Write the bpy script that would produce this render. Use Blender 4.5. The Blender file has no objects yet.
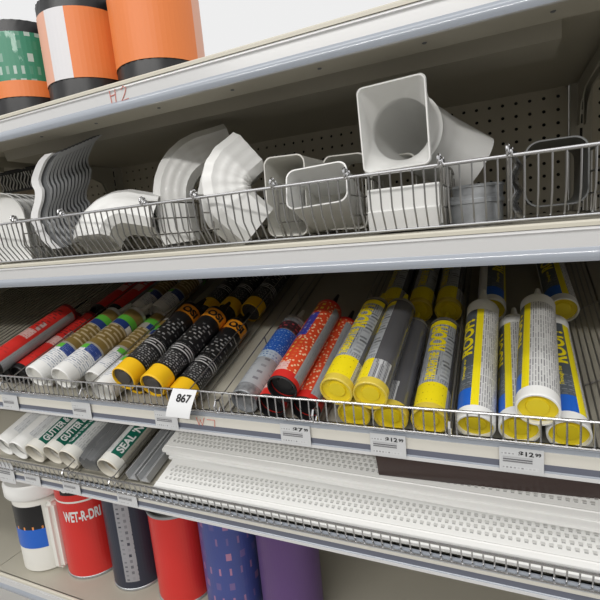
import bpy, bmesh, math, random
from mathutils import Vector, Matrix
random.seed(7)
PI = math.pi; R = math.radians
S = bpy.context.scene; COL = S.collection

# ------------------------------------------------------------------ materials
MATS = {}
def mat(name, col, rough=.5, metal=0., spec=.5, coat=0., noise=0., nscale=40., trans=0., alpha=1.):
    if name in MATS: return MATS[name]
    m = bpy.data.materials.new(name); m.use_nodes = True
    n = m.node_tree.nodes; l = m.node_tree.links; b = n['Principled BSDF']
    b.inputs['Base Color'].default_value = (*col, 1); b.inputs['Roughness'].default_value = rough
    b.inputs['Metallic'].default_value = metal; b.inputs['Specular IOR Level'].default_value = spec
    b.inputs['Coat Weight'].default_value = coat; b.inputs['Transmission Weight'].default_value = trans
    b.inputs['Alpha'].default_value = alpha
    if noise:
        t = n.new('ShaderNodeTexNoise'); t.inputs['Scale'].default_value = nscale; t.inputs['Detail'].default_value = 4
        tc = n.new('ShaderNodeTexCoord'); l.new(tc.outputs['Object'], t.inputs['Vector'])
        r = n.new('ShaderNodeMixRGB'); r.blend_type = 'MULTIPLY'; r.inputs[0].default_value = 1
        mr = n.new('ShaderNodeMapRange'); mr.inputs[1].default_value = .3; mr.inputs[2].default_value = .7
        mr.inputs[3].default_value = 1 - noise; mr.inputs[4].default_value = 1
        l.new(t.outputs['Fac'], mr.inputs[0]); r.inputs[1].default_value = (*col, 1); l.new(mr.outputs[0], r.inputs[2])
        l.new(r.outputs[0], b.inputs['Base Color'])
    MATS[name] = m; return m

def print_mat(name, bg, ink, row=.003, word=.006, along=True, bias=-.1, rough=.4, mortar=.45, coat=.2):
    """small print: rows of word-long dashes, laid in the label's own metres (uv)"""
    if name in MATS: return MATS[name]
    m = mat(name, bg, rough, coat=coat); n = m.node_tree.nodes; l = m.node_tree.links
    uv = n.new('ShaderNodeUVMap'); sx = n.new('ShaderNodeSeparateXYZ'); cx = n.new('ShaderNodeCombineXYZ')
    l.new(uv.outputs[0], sx.inputs[0])
    l.new(sx.outputs[1 if along else 0], cx.inputs[0]); l.new(sx.outputs[0 if along else 1], cx.inputs[1])
    bt = n.new('ShaderNodeTexBrick'); bt.offset = .37; bt.squash = 1.3
    bt.inputs['Scale'].default_value = 1; bt.inputs['Brick Width'].default_value = word
    bt.inputs['Row Height'].default_value = row; bt.inputs['Mortar Size'].default_value = row * mortar * .6
    bt.inputs['Bias'].default_value = bias; bt.inputs['Mortar Smooth'].default_value = .0
    bt.inputs['Color1'].default_value = (*ink, 1); bt.inputs['Color2'].default_value = (*bg, 1); bt.inputs['Mortar'].default_value = (*bg, 1)
    l.new(cx.outputs[0], bt.inputs['Vector']); l.new(bt.outputs['Color'], n['Principled BSDF'].inputs['Base Color'])
    return m

def dot_mat(name, bg, dot, scale=90., size=.22):
    if name in MATS: return MATS[name]
    m = mat(name, bg, .35, coat=.3); n = m.node_tree.nodes; l = m.node_tree.links
    uv = n.new('ShaderNodeUVMap'); v = n.new('ShaderNodeTexVoronoi'); v.inputs['Scale'].default_value = scale
    v.voronoi_dimensions = '2D'; v.inputs['Randomness'].default_value = .85
    l.new(uv.outputs[0], v.inputs['Vector'])
    c = n.new('ShaderNodeMath'); c.operation = 'LESS_THAN'; c.inputs[1].default_value = size
    l.new(v.outputs['Distance'], c.inputs[0])
    x = n.new('ShaderNodeMixRGB'); x.inputs[1].default_value = (*bg, 1); x.inputs[2].default_value = (*dot, 1)
    l.new(c.outputs[0], x.inputs[0]); l.new(x.outputs[0], n['Principled BSDF'].inputs['Base Color'])
    return m

WHITE = mat('white_vinyl', (.82, .82, .80), .38, coat=.15)
WHITE2 = mat('cream_vinyl', (.76, .75, .70), .45)
CREAM = mat('cream_plastic', (.74, .71, .62), .5)
BEIGE = mat('beige_enamel', (.43, .405, .335), .45, noise=.06, nscale=12)
PEG = mat('pegboard_tan', (.52, .48, .39), .6, noise=.08, nscale=9)
LIPW = mat('shelf_lip_white', (.62, .62, .62), .22, coat=.4)
LIPG = mat('lip_grey_plastic', (.34, .37, .42), .2, coat=.5)
STRIPB = mat('price_strip_beige', (.66, .64, .58), .45)
STRIPD = mat('price_strip_slate', (.13, .14, .18), .35)
CHROME = mat('chrome_wire', (.58, .58, .59), .25, 1.)
WIREM = mat('zinc_wire', (.40, .40, .40), .32, 1.)
WIRED = mat('dull_wire', (.34, .33, .31), .4, .9)
STEEL = mat('galvanised_steel', (.50, .52, .54), .36, .8, noise=.25, nscale=60)
DARKST = mat('dark_grey_vinyl', (.13, .135, .14), .42)
GREYV = mat('ogee_dark_grey', (.13, .135, .14), .42)  # dark grey tone of the nested sections behind the white one
BLACK = mat('black_plastic', (.012, .012, .013), .35)
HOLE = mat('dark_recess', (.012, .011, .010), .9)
YEL = mat('yellow_label', (.86, .70, .008), .4, coat=.2)
YELD = mat('yellow_plunger', (.86, .68, .02), .45)
CLEARY = mat('clear_rim', (.70, .54, .07), .2, coat=.5)
GREYL = mat('grey_label', (.085, .10, .115), .35, coat=.2)
GREYC = mat('smoky_clear_barrel', (.10, .10, .11), .15, coat=.6)
BLUE = mat('blue_label', (.015, .12, .55), .4, coat=.2)
NAVY = mat('navy_label', (.02, .05, .22), .4)
RED = mat('red_label', (.62, .025, .02), .38, coat=.2)
GREEN = mat('dark_green_label', (.0, .115, .075), .4)
LIME = mat('lime_label', (.12, .48, .05), .4)
GOLD = mat('gold_label', (.25, .17, .05), .38)
ORANGE = mat('orange_label', (.72, .27, .015), .42)
BYEL = mat('amber_band', (.88, .52, .01), .4)
BROWN = mat('brown_vinyl', (.035, .015, .011), .35)
PAPER = mat('paper', (.80, .81, .82), .6)
INK = mat('ink_black', (.01, .01, .011), .5)
REDINK = mat('red_marker', (.66, .20, .15), .6)
WHINK = mat('white_print', (.75, .75, .74), .5)
SILV = mat('silver_label', (.34, .35, .36), .3, .3)
PR_WHITE = print_mat('white_label_print', (.66, .66, .65), (.24, .24, .25), .0030, .011, True, -.35)
PR_WHITE_X = print_mat('white_label_print_rows', (.80, .80, .80), (.25, .30, .38), .0042, .012, False, -.1)
PR_YEL = print_mat('yellow_strip_print', (.86, .72, .01), (.05, .05, .03), .009, .004, True, -.3, mortar=.7)
PR_BLACK = print_mat('black_label_print', (.014, .014, .015), (.38, .38, .38), .0046, .006, False, -.05)
PR_BLACK2 = print_mat('black_label_lettering', (.014, .014, .015), (.62, .62, .62), .008, .010, False, .2, mortar=.5)
PR_SILV = print_mat('silver_label_print', (.36, .38, .40), (.05, .05, .06), .0034, .011, True, .1)
PR_SPLASH = print_mat('silver_splash_print', (.40, .42, .44), (.015, .015, .02), .008, .016, False, .25, mortar=.4)
PR_YROW = print_mat('yellow_label_print', (.86, .70, .008), (.35, .26, .01), .007, .005, False, .05, mortar=.6)
PR_GOLD = print_mat('gold_label_rows', (.25, .17, .05), (.55, .45, .28), .0095, .030, False, -.9, mortar=.5)
PR_BLUE = print_mat('blue_label_print', (.015, .11, .50), (.35, .5, .75), .005, .005, False, .1)
PR_NAVY = print_mat('navy_label_print', (.02, .05, .24), (.2, .25, .45), .003, .008, False, .1)
PR_DARKRED = print_mat('dark_band_print', (.03, .02, .025), (.45, .06, .08), .008, .009, False, .1)
PR_PURP = print_mat('violet_label_print', (.05, .05, .33), (.55, .5, .55), .010, .008, True, .2)
PR_LETY = print_mat('red_label_lettering', (.62, .06, .02), (.80, .50, .10), .010, .008, True, -.1)
PR_PINK = print_mat('pink_label_print', (.70, .45, .42), (.60, .10, .08), .004, .007, False, .1)
PR_REDK = print_mat('red_label_dark_print', (.62, .025, .02), (.16, .02, .02), .008, .016, False, -.2, mortar=.5)
PR_GREYR = print_mat('grey_panel_print', (.33, .34, .35), (.26, .27, .28), .004, .01, True, .1)
PR_BAR = print_mat('barcode_print', (.62, .63, .64), (.10, .10, .11), .0018, .05, True, -.1, mortar=.2)
PR_TAG = print_mat('tag_print', (.62, .63, .64), (.20, .20, .21), .0030, .0030, False, .15)
DOTRED = dot_mat('red_dotted_label', (.66, .065, .02), (.80, .50, .30), 130, .24)
WRAP = mat('silver_wrap', (.40, .42, .44), .25, .35, noise=.45, nscale=120)
FILM = mat('grey_film', (.17, .175, .18), .2, coat=.7, noise=.25, nscale=30)

# ------------------------------------------------------------------ mesh builder
class MB:
    def __init__(s): s.v = []; s.f = []; s.m = []; s.uv = []; s.mats = []
    def mi(s, m):
        if m not in s.mats: s.mats.append(m)
        return s.mats.index(m)
    def face(s, idx, m, uv=None):
        s.f.append(idx); s.m.append(s.mi(m)); s.uv.append(uv or [(0, 0)] * len(idx))
    def quad(s, pts, m, uv=None):
        b = len(s.v); s.v += [Vector(p) for p in pts]; s.face(list(range(b, b + len(pts))), m, uv)
    def box(s, lo, hi, m, bev=0.):
        (x0, y0, z0), (x1, y1, z1) = lo, hi
        if bev:
            bm = bmesh.new(); bmesh.ops.create_cube(bm, size=1)
            for v in bm.verts: v.co = Vector(((x0 + x1) / 2 + v.co.x * (x1 - x0), (y0 + y1) / 2 + v.co.y * (y1 - y0), (z0 + z1) / 2 + v.co.z * (z1 - z0)))
            bmesh.ops.bevel(bm, geom=bm.edges[:], offset=bev, segments=3, affect='EDGES')
            s.bm(bm, m); return
        b = len(s.v)
        s.v += [Vector((x, y, z)) for x in (x0, x1) for y in (y0, y1) for z in (z0, z1)]
        for q in ((0, 1, 3, 2), (4, 6, 7, 5), (0, 4, 5, 1), (2, 3, 7, 6), (0, 2, 6, 4), (1, 5, 7, 3)): s.face([b + i for i in q], m)
    def bm(s, bm, m):
        bm.verts.ensure_lookup_table(); b = len(s.v); s.v += [v.co.copy() for v in bm.verts]
        for f in bm.faces: s.face([b + v.index for v in f.verts], m)
        bm.free()
    def rings(s, rings, m, cap0=False, cap1=False, closed=True):
        """loft equal-length rings; m = material or function(i, j)"""
        b = len(s.v); n = len(rings[0])
        for r in rings: s.v += [Vector(p) for p in r]
        for i in range(len(rings) - 1):
            for j in range(n if closed else n - 1):
                k = (j + 1) % n
                s.face([b + i * n + j, b + i * n + k, b + (i + 1) * n + k, b + (i + 1) * n + j], m(i, j) if callable(m) else m)
        mm = m(0, 0) if callable(m) else m
        if cap0: s.face([b + j for j in range(n)][::-1], mm)
        if cap1: s.face([b + (len(rings) - 1) * n + j for j in range(n)], mm)
    def rod(s, pts, r, m, seg=6, closed=False):
        pts = [Vector(p) for p in pts]; rings = []; n = len(pts)
        up = None
        for i, p in enumerate(pts):
            a = pts[(i - 1) % n] if (closed or i) else p; c = pts[(i + 1) % n] if (closed or i < n - 1) else p
            t = (c - a).normalized()
            if up is None: up = t.orthogonal().normalized()
            up = (up - t * up.dot(t)).normalized(); w = t.cross(up)
            rings.append([p + (up * math.cos(2 * PI * k / seg) + w * math.sin(2 * PI * k / seg)) * r for k in range(seg)])
        if closed: rings.append(rings[0])
        s.rings(rings, m, not closed, not closed)
    def extrude_x(s, prof, x0, x1, m, caps=True):
        """closed (y, z) profile along X"""
        s.rings([[(x0, y, z) for y, z in prof], [(x1, y, z) for y, z in prof]], m, caps, caps)
    def lathe(s, prof, m, seg=36, cap0=False, cap1=False):
        """profile (axial y, radius) about local +Y, angle 0 = +Z"""
        s.rings([[(r * math.sin(2 * PI * k / seg), y, r * math.cos(2 * PI * k / seg)) for k in range(seg)] for y, r in prof], m, cap0, cap1)
    def build(s, name, parent=None, loc=None, smooth=35, auto=True):
        pts = s.v
        if parent is None and loc is None and auto and pts:
            lo = [min(p[i] for p in pts) for i in range(3)]; hi = [max(p[i] for p in pts) for i in range(3)]
            loc = Vector(((lo[0] + hi[0]) / 2, (lo[1] + hi[1]) / 2, lo[2])); pts = [p - loc for p in pts]
        me = bpy.data.meshes.new(name); me.from_pydata([tuple(p) for p in pts], [], s.f)
        for m in s.mats: me.materials.append(m)
        me.polygons.foreach_set('material_index', s.m)
        ul = me.uv_layers.new(name='UVMap'); k = 0
        for p, u in zip(me.polygons, s.uv):
            for i in range(p.loop_total): ul.data[p.loop_start + i].uv = u[i] if i < len(u) else (0, 0)
        bm = bmesh.new(); bm.from_mesh(me); bmesh.ops.recalc_face_normals(bm, faces=bm.faces); bm.to_mesh(me); bm.free()
        if smooth: me.shade_smooth(); me.set_sharp_from_angle(angle=R(smooth))
        else: me.shade_flat()
        o = bpy.data.objects.new(name, me); COL.objects.link(o)
        if loc is not None: o.location = loc
        if parent: o.parent = parent
        return o

def tag(o, label=None, cat=None, group=None, kind=None):
    if label: o['label'] = label
    if cat: o['category'] = cat
    if group: o['group'] = group
    if kind: o['kind'] = kind
    return o
def thing(name, label, cat, loc=(0, 0, 0), group=None):
    o = bpy.data.objects.new(name, None); COL.objects.link(o); o.location = loc; o.empty_display_size = .02
    return tag(o, label, cat, group)
def dup(root, mw, label, group=None):
    r = root.copy(); COL.objects.link(r); r.matrix_world = mw; r['label'] = label
    if group: r['group'] = group
    for ch in list(root.children):
        c = ch.copy(); COL.objects.link(c); c.parent = r
        for g in ch.children:
            d = g.copy(); COL.objects.link(d); d.parent = c
    return r

# ------------------------------------------------------------------ lettering
_T = {}
def glyphs(s, bold=.0, shear=0., step=.12, axis='y'):
    """(verts2d, faces) of a line of lettering at size 1, cut finely so that it can be wrapped"""
    key = (s, bold, shear, axis)
    if key in _T: return _T[key]
    cu = bpy.data.curves.new('lettering', 'FONT'); cu.body = s; cu.offset = bold; cu.shear = shear; cu.resolution_u = 4
    o = bpy.data.objects.new('lettering', cu); COL.objects.link(o)
    dg = bpy.context.evaluated_depsgraph_get(); me = bpy.data.meshes.new_from_object(o.evaluated_get(dg))
    bm = bmesh.new(); bm.from_mesh(me)
    if bm.verts:
        k = 0 if axis == 'x' else 1
        lo = min(v.co[k] for v in bm.verts); hi = max(v.co[k] for v in bm.verts); c = lo + step
        while c < hi:
            pl = Vector((0, 0, 0)); pl[k] = c; no = Vector((0, 0, 0)); no[k] = 1
            bmesh.ops.bisect_plane(bm, geom=bm.verts[:] + bm.edges[:] + bm.faces[:], plane_co=pl, plane_no=no); c += step
    bm.verts.ensure_lookup_table(); bm.verts.index_update()
    out = ([(v.co.x, v.co.y) for v in bm.verts], [[v.index for v in f.verts] for f in bm.faces])
    bm.free(); bpy.data.objects.remove(o); bpy.data.curves.remove(cu); bpy.data.meshes.remove(me)
    _T[key] = out; return out
def write_along(mb, s, r, y0, y1, phi, h, m, bold=.03, shear=0.):
    """lettering that runs along the axis, tops of letters towards -phi, stretched from y0 to y1; h = letter height"""
    vs, fs = glyphs(s, bold, shear); xs = [v[0] for v in vs]; ys = [v[1] for v in vs]
    xa, xb, ya, yb = min(xs), max(xs), min(ys), max(ys); b = len(mb.v)
    for x, y in vs:
        ay = y0 + (x - xa) / (xb - xa) * (y1 - y0); a = R(phi) - ((y - ya) / (yb - ya) - .5) * h / r
        mb.v.append(Vector(((r + .0003) * math.sin(a), ay, (r + .0003) * math.cos(a))))
    for f in fs: mb.face([b + i for i in f], m)
def write_around(mb, s, r, y0, h, phi0, phi1, m, bold=.03, shear=0.):
    vs, fs = glyphs(s, bold, shear, axis='x'); xs = [v[0] for v in vs]; ys = [v[1] for v in vs]
    xa, xb, ya, yb = min(xs), max(xs), min(ys), max(ys); b = len(mb.v)
    for x, y in vs:
        a = R(phi0 + (x - xa) / (xb - xa) * (phi1 - phi0)); ay = y0 + (y - ya) / (yb - ya) * h
        mb.v.append(Vector(((r + .0003) * math.sin(a), ay, (r + .0003) * math.cos(a))))
    for f in fs: mb.face([b + i for i in f], m)
def write_flat(mb, s, o, ux, uy, w, h, m, bold=.02, shear=0.):
    vs, fs = glyphs(s, bold, shear); xs = [v[0] for v in vs]; ys = [v[1] for v in vs]
    xa, xb, ya, yb = min(xs), max(xs), min(ys), max(ys); b = len(mb.v); o = Vector(o); ux = Vector(ux); uy = Vector(uy)
    for x, y in vs: mb.v.append(o + ux * ((x - xa) / (xb - xa) * w) + uy * ((y - ya) / (yb - ya) * h))
    for f in fs: mb.face([b + i for i in f], m)

# ------------------------------------------------------------------ camera
RX = Vector((.91114, -.01810, -.41169)); RY = Vector((.40176, -.18325, .89722)); RZ = Vector((-.09168, -.98290, -.15970))
def w_of(c): c = Vector(c); return Vector((RX.dot(c), RY.dot(c), RZ.dot(c)))
CAM = Vector((0, -.54, 1.35))
cd = bpy.data.cameras.new('camera'); co = bpy.data.objects.new('camera', cd); COL.objects.link(co)
cr, cu_, cb = w_of((1, 0, 0)), w_of((0, -1, 0)), -w_of((0, 0, 1))
co.matrix_world = Matrix(((cr.x, cu_.x, cb.x, CAM.x), (cr.y, cu_.y, cb.y, CAM.y), (cr.z, cu_.z, cb.z, CAM.z), (0, 0, 0, 1)))
cd.sensor_width = 36; cd.lens = 455 / 600 * 36; cd.clip_start = .02
S.camera = co

# ------------------------------------------------------------------ light
w = bpy.data.worlds.new('shop_daylight'); S.world = w; w.use_nodes = True
w.node_tree.nodes['Background'].inputs[0].default_value = (1., 1., 1., 1); w.node_tree.nodes['Background'].inputs[1].default_value = 1.1
def lamp(name, loc, size, energy, col=(1, .98, .95), rot=(0, 0, 0)):
    d = bpy.data.lights.new(name, 'AREA'); d.shape = 'RECTANGLE'; d.size, d.size_y = size; d.energy = energy; d.color = col
    o = bpy.data.objects.new(name, d); COL.objects.link(o); o.location = loc; o.rotation_euler = rot
lamp('ceiling_fluorescent', (-.5, -1.05, 3.3), (3.6, .3), 22)
lamp('ceiling_fluorescent', (-.3, -3.9, 3.3), (5, .4), 300)
S.view_settings.view_transform = 'Standard'; S.view_settings.look = 'None'; S.view_settings.gamma = 1
S.view_settings.use_curve_mapping = False; S.view_settings.exposure = -.36

# ------------------------------------------------------------------ setting
fl = MB(); fl.box((-6, -4, -.05), (5, 1.5, 0), mat('floor_tile', (.62, .60, .56), .3, noise=.1, nscale=3)); tag(fl.build('floor'), kind='structure')

wf = MB(); wf.box((-6, -2.3, 0), (5, -2.2, 2.05), mat('blocker_brown', (.32, .30, .27), .7, noise=.4, nscale=6)); tag(wf.build('wall_light_blocker'), kind='structure')  # unseen wall across the aisle, added to keep low light off the shelves

XL, XR, YB = -1.078, .141, .556
def peg_panel(x0, x1, z0, z1, label):
    p = .0254; mb = MB(); nx = int((x1 - x0) / p); nz = int((z1 - z0) / p); mx = (x1 - x0 - nx * p) / 2
    hole = .0036; K = 8
    for i in range(nx):
        for j in range(nz):
            cx = x0 + mx + (i + .5) * p; cz = z0 + (j + .5) * p
            sq = [(cx + p / 2 * a, YB, cz + p / 2 * b) for a, b in ((1, 0), (1, 1), (0, 1), (-1, 1), (-1, 0), (-1, -1), (0, -1), (1, -1))]
            ci = [(cx + hole * math.cos(k * PI / 4), YB, cz + hole * math.sin(k * PI / 4)) for k in range(8)]
            cb_ = [(x, YB + .004, z) for x, y, z in ci]
            b = len(mb.v); mb.v += [Vector(q) for q in sq + ci + cb_]
            for k in range(8):
                q = (k + 1) % 8
                mb.face([b + k, b + q, b + 8 + q, b + 8 + k], PEG); mb.face([b + 8 + k, b + 8 + q, b + 16 + q, b + 16 + k], PEG)
    for a, c in ((x0, x0 + mx), (x1 - mx, x1)): mb.quad([(a, YB, z0), (c, YB, z0), (c, YB, z1), (a, YB, z1)], PEG)
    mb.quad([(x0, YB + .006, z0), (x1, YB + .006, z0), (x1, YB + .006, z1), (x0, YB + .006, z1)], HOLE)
    mb.quad([(x0, YB, z0 + nz * p), (x1, YB, z0 + nz * p), (x1, YB, z1), (x0, YB, z1)], PEG)
    return tag(mb.build('pegboard_panel', smooth=0), label, 'pegboard', 'tan pegboard backs of the shelving')
peg_panel(XL + .02, XR - .02, .58, 1.577, 'tan pegboard back behind the white gutter fittings and the caulk tubes')
peg_panel(XR + .02, .95, .58, 1.577, 'tan pegboard back of the next bay past the right slotted post')
peg_panel(-2.2, XL - .02, .58, 1.577, 'tan pegboard back of the next bay at the far left')
def post(x, label):
    t = thing('upright_post', label, 'post', (x, YB, 0), 'slotted shelf uprights')
    mb = MB(); mb.box((-.019, -.012, 0), (.019, .03, 1.600), BEIGE, .002); mb.box((-.008, -.0135, .02), (.008, -.0115, 1.56), BEIGE); mb.build('post_body', t)
    sl = MB()
    for i in range(60):
        z = .1 + i * .0254; sl.box((-.0022, -.0145, z), (.0022, -.0133, z + .017), HOLE)
    sl.build('slots', t, smooth=0)
post(XR, 'beige slotted upright post at the right end of the pegboard')
post(XL, 'beige slotted upright post at the left end of the pegboard')

# ------------------------------------------------------------------ shelves
AL = R(19.5); CA, SA = math.cos(AL), math.sin(AL)
def lip(mb, x0, x1, zb, zt, rail_m):
    h = zt - zb
    mb.extrude_x([(.004, zt), (-.001, zt), (-.002, zt - .003), (0, zt - .005), (.0012, zb + .3 * h), (0, zb + .006), (-.003, zb + .004), (-.003, zb + .001), (-.001, zb), (.004, zb)], x0, x1, rail_m)
def shelf(x0, x1, zt, zb, tilt, label, light=True, zfloor=None, bands=True):
    t = thing('gondola_shelf', label, 'shelf', ((x0 + x1) / 2, 0, zb)); cx, cz = (x0 + x1) / 2, zb
    a, b = x0 - cx, x1 - cx; T = zt - cz; B = 0
    dk = MB()
    if not tilt:
        dk.extrude_x([(.002, T), (YB - .0008, T), (YB - .0008, T - .004), (.075, T - .004), (.07, B + .006), (.004, B + .006), (.004, B + .010), (.064, B + .010), (.069, T - .004), (.002, T - .004)], a, b, BEIGE)
        dk.build('deck', t)
        hc = MB()
        hc.extrude_x([(.16, T - .0045), (.165, T - .026), (.25, T - .026), (.255, T - .0045)], a + .07, b - .07, BEIGE); hc.build('stiffener', t)
        rv = MB()
        for q in range(9):
            x = a + .09 + q * (b - a - .18) / 8; c = Vector((x, .04, B + .0055))
            rv.rings([[c + Vector((.003 * math.cos(k * PI / 4), .003 * math.sin(k * PI / 4), 0)) for k in range(8)], [c + Vector((.002 * math.cos(k * PI / 4), .002 * math.sin(k * PI / 4), -.001)) for k in range(8)]], DARKST, cap1=True)
        rv.build('rivets', t)
    else:
        zf = zfloor - .003 - cz; L = .575
        dk.extrude_x([(.0, zf), (L * CA - .02, zf + (L - .02) * SA), (L * CA - .02, zf + (L - .02) * SA - .004), (.0, zf - .006)], a, b, BEIGE)
        dk.extrude_x([(.001, T), (.004, T), (.004, B + .004), (.001, B + .004)], a, b, BEIGE)
        dk.build('deck', t)
    for s_ in (a + .003, b - .005):
        br = MB(); z1 = (T - .004 if not tilt else zf - .007 + .5 * SA)
        if not tilt: pr = [(.08, T - .005), (YB - .02, T - .005), (YB - .02, T - .085), (YB - .045, T - .085), (YB - .06, T - .05), (YB - .11, T - .032), (.30, T - .027), (.1, T - .024)]
        else: pr = [(.01, zf - .007), (.52, zf - .007 + .52 * SA / CA), (.52, zf - .1 + .52 * SA / CA), (.3, zf - .05 + .3 * SA / CA)]
        br.extrude_x(pr, s_ - .001, s_ + .001, BEIGE); br.build('bracket', t)
    if light:
        cf = MB(); cf.extrude_x([(.004, T), (-.001, T), (-.0025, T - .002), (-.0025, T - .006), (.004, T - .006)], a, b, mat('cream_edge', (.60, .57, .48), .4)); cf.build('front_edge', t)
    ch = MB(); lip(ch, a, b, B, T - (.0065 if light else 0), LIPW if light else LIPG); ch.build('price_channel', t)
    h = T - B; st = MB()
    if light:
        st.box((a, -.0014, B + .013), (b, .0004, B + h - .0135), LIPW)
        e = MB(); e.extrude_x([(-.0014, B + .014), (-.004, B + .010), (-.0048, B + .004), (-.0025, B - .0005), (-.001, B + .001), (-.002, B + .006)], a, b, LIPG); e.build('lip_edge', t)
    else:
        st.box((a, -.0012, B + .0125), (b, .0004, B + h - .010), STRIPB)
        e = MB(); e.box((a, -.0016, B + .004), (b, .0004, B + .0125), STRIPD); e.build('lower_strip', t)
        e = MB(); e.extrude_x([(.0, B + .0035), (-.004, B + .003), (-.004, B - .001), (.0, B - .001)], a, b, LIPW); e.build('lip_edge', t)
    st.build('price_strip', t)
    return t
Z_TOP, Z_MID, Z_TUBE, Z_LOW, Z_BASE = 1.578, 1.330, 1.0605, .906, .64
for (x0, x1, w_) in ((XL + .001, XR - .001, ''), (XR + .002, .95, ' of the next bay at far right'), (-2.2, XL - .001, ' of the next bay at far left')):
    shelf(x0, x1, Z_TOP, 1.538, False, 'top shelf with white lip holding black mesh rolls' + w_ if not w_ else 'white lipped top shelf' + w_)
    shelf(x0, x1, Z_MID, 1.289, False, 'white lipped flat shelf carrying the white gutter fittings' if not w_ else 'white lipped second shelf' + w_)
    shelf(x0, x1, 1.084, 1.047, True, 'tilted shelf carrying caulk tubes with slate price strip' if not w_ else 'tilted caulk tube shelf' + w_, False, Z_TUBE)
    shelf(x0, x1, .916, .889, True, 'tilted lower shelf carrying green labelled tubes and white vent strips' if not w_ else 'tilted lower shelf' + w_, False, Z_LOW)
    shelf(x0, x1, Z_BASE, Z_BASE - .04, False, 'bottom shelf carrying pails and cans' if not w_ else 'bottom shelf' + w_)

# ------------------------------------------------------------------ wire fences
def fence(x0, x1, pts, label, name='wire_fence', um=None, rt=.0021, rw=.0011, step=.0127):
    """pts: (y, z) polyline of one wire from the base up to the top rail"""
    t = thing(name, label, 'wire fence', ((x0 + x1) / 2, pts[0][0], pts[0][1]), 'wire fences along the shelf fronts'); cx, cy, cz = t.location
    mb = MB(); mb.rod([(x0 - cx, pts[-1][0] - cy, pts[-1][1] - cz), (x1 - cx, pts[-1][0] - cy, pts[-1][1] - cz)], rt, CHROME, 8); mb.build('top_rail', t)
    mb = MB(); mb.rod([(x0 - cx, pts[1][0] - cy - .003, pts[1][1] - cz), (x1 - cx, pts[1][0] - cy - .003, pts[1][1] - cz)], rt * .8, CHROME, 8); mb.build('bottom_rail', t)
    mb = MB(); n = int((x1 - x0) / step)
    for i in range(n + 1):
        x = x0 + i * step - cx; mb.rod([(x, y - cy, z - cz) for y, z in pts], rw, um or CHROME, 6)
    mb.build('upright_wires', t)
    return t
fence(XL + .006, XR - .006, [(.05, 1.3325), (.022, 1.3345), (.004, 1.362), (.0, 1.402)], 'chrome wire basket front holding back the white gutter fittings', um=WIREM)
fence(XL + .006, XR - .006, [(.012, 1.0665), (-.006, 1.0875), (-.0068, 1.100), (-.007, 1.118)], 'chrome wire fence in front of the caulk tubes', rt=.0018)
fence(XL + .006, XR - .006, [(.012, .9105), (-.004, .9145), (-.007, .925), (-.010, .939)], 'chrome wire fence in front of the green labelled tubes and vent strips', rt=.0018)
fence(XL - .6, XL - .006, [(.05, 1.3325), (.022, 1.3345), (.004, 1.362), (.0, 1.402)], 'wire basket front of the next bay at far left')

def curl(mb, x, y, z, r=.005, t=.0016, seg=14):
    mb.rod([(x + .0012 * (k / seg), y + r * math.cos(2 * PI * k / seg * 1.2), z + r * math.sin(2 * PI * k / seg * 1.2)) for k in range(seg + 1)], t, CHROME, 6)
def basket_divider(x, label, zt=1.407):
    t = thing('wire_divider', label, 'divider', (x, 0, 1.332), 'wire dividers in the fittings basket'); mb = MB(); h = zt - 1.332
    mb.rod([(0, .008, h), (0, .13, h), (0, .20, h - .012), (0, .26, .004)], .0015, WIRED); mb.rod([(0, .03, .003), (0, .26, .003)], .0015, WIRED)
    for q in range(1, 3): mb.rod([(0, .012, h * q / 3), (0, .22, h * q / 3)], .0011, WIRED)
    mb.rod([(0, .014, h), (0, .012, .03), (0, .03, .003)], .0015, WIRED)
    for k in range(1, 7): mb.rod([(0, .012 + k * .03, h), (0, .012 + k * .03, .003)], .0010, WIRED)
    mb.build('wire_grid', t); c = MB(); curl(c, -.001, .001, h + .001, .0055, .0017); curl(c, .0025, .001, h - .002, .0045, .0015); c.build('clip', t)
for x, lb in ((-.784, 'wire divider beside the ridged white pieces at far left'), (-.665, 'wire divider right of the grey ogee pieces'), (-.490, 'wire divider between the low arched elbow and the tall elbow'),
              (-.397, 'wire divider under the bright ribbed white elbow'), (-.272, 'wire divider left of the small open white connector'), (-.173, 'wire divider right of the small open white connector'),
              (-.064, 'wire divider left of the grey metal collars'), (.005, 'wire divider right of the grey metal collars'), (.094, 'wire divider at the right end of the basket')):
    basket_divider(x, lb)

def tray(z0, s, h):  # point on a tilted tray: s up the slope, h above it
    return (s * CA - h * SA, z0 + s * SA + h * CA)
def tray_divider(x, z0, label, grp, hgt=.042, L=.52):
    t = thing('slope_divider', label, 'divider', (x, 0, z0), grp); mb = MB()
    P = lambda s, h, dx=0: (dx, tray(0, s, h)[0], tray(0, s, h)[1])
    for h in (.003, hgt * .5, hgt): mb.rod([P(.012, h), P(L, h)], .0011, WIRED)
    for s in (.012, .18, .35, L): mb.rod([P(s, .002), P(s, hgt)], .0011, WIRED)
    mb.build('wire_frame', t); c = MB()
    c.rod([P(.012, hgt), P(.004, hgt + .004), P(-.002, hgt), P(-.003, hgt - .012), P(.004, hgt - .016), P(.010, hgt - .012)], .0016, CHROME)
    c.build('clip', t)
G1 = 'wire dividers on the caulk shelf'
for x, lb in ((-.892, 'sloping wire divider right of the red tube'), (-.6755, 'sloping wire divider right of the raised gold labelled tubes'), (-.4615, 'sloping wire divider right of the black and amber tubes'),
              (-.396, 'sloping wire divider left of the blue banded tube'), (-.2385, 'sloping wire divider left of the yellow capped tubes'), (-.0635, 'sloping wire divider left of the white based roof tubes')):
    tray_divider(x, Z_TUBE, lb, G1)
tray_divider(-.7665 - .0, Z_LOW, 'sloping wire divider right of the green labelled gutter tubes', 'wire dividers on the lower shelf', .03, .4)
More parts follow.
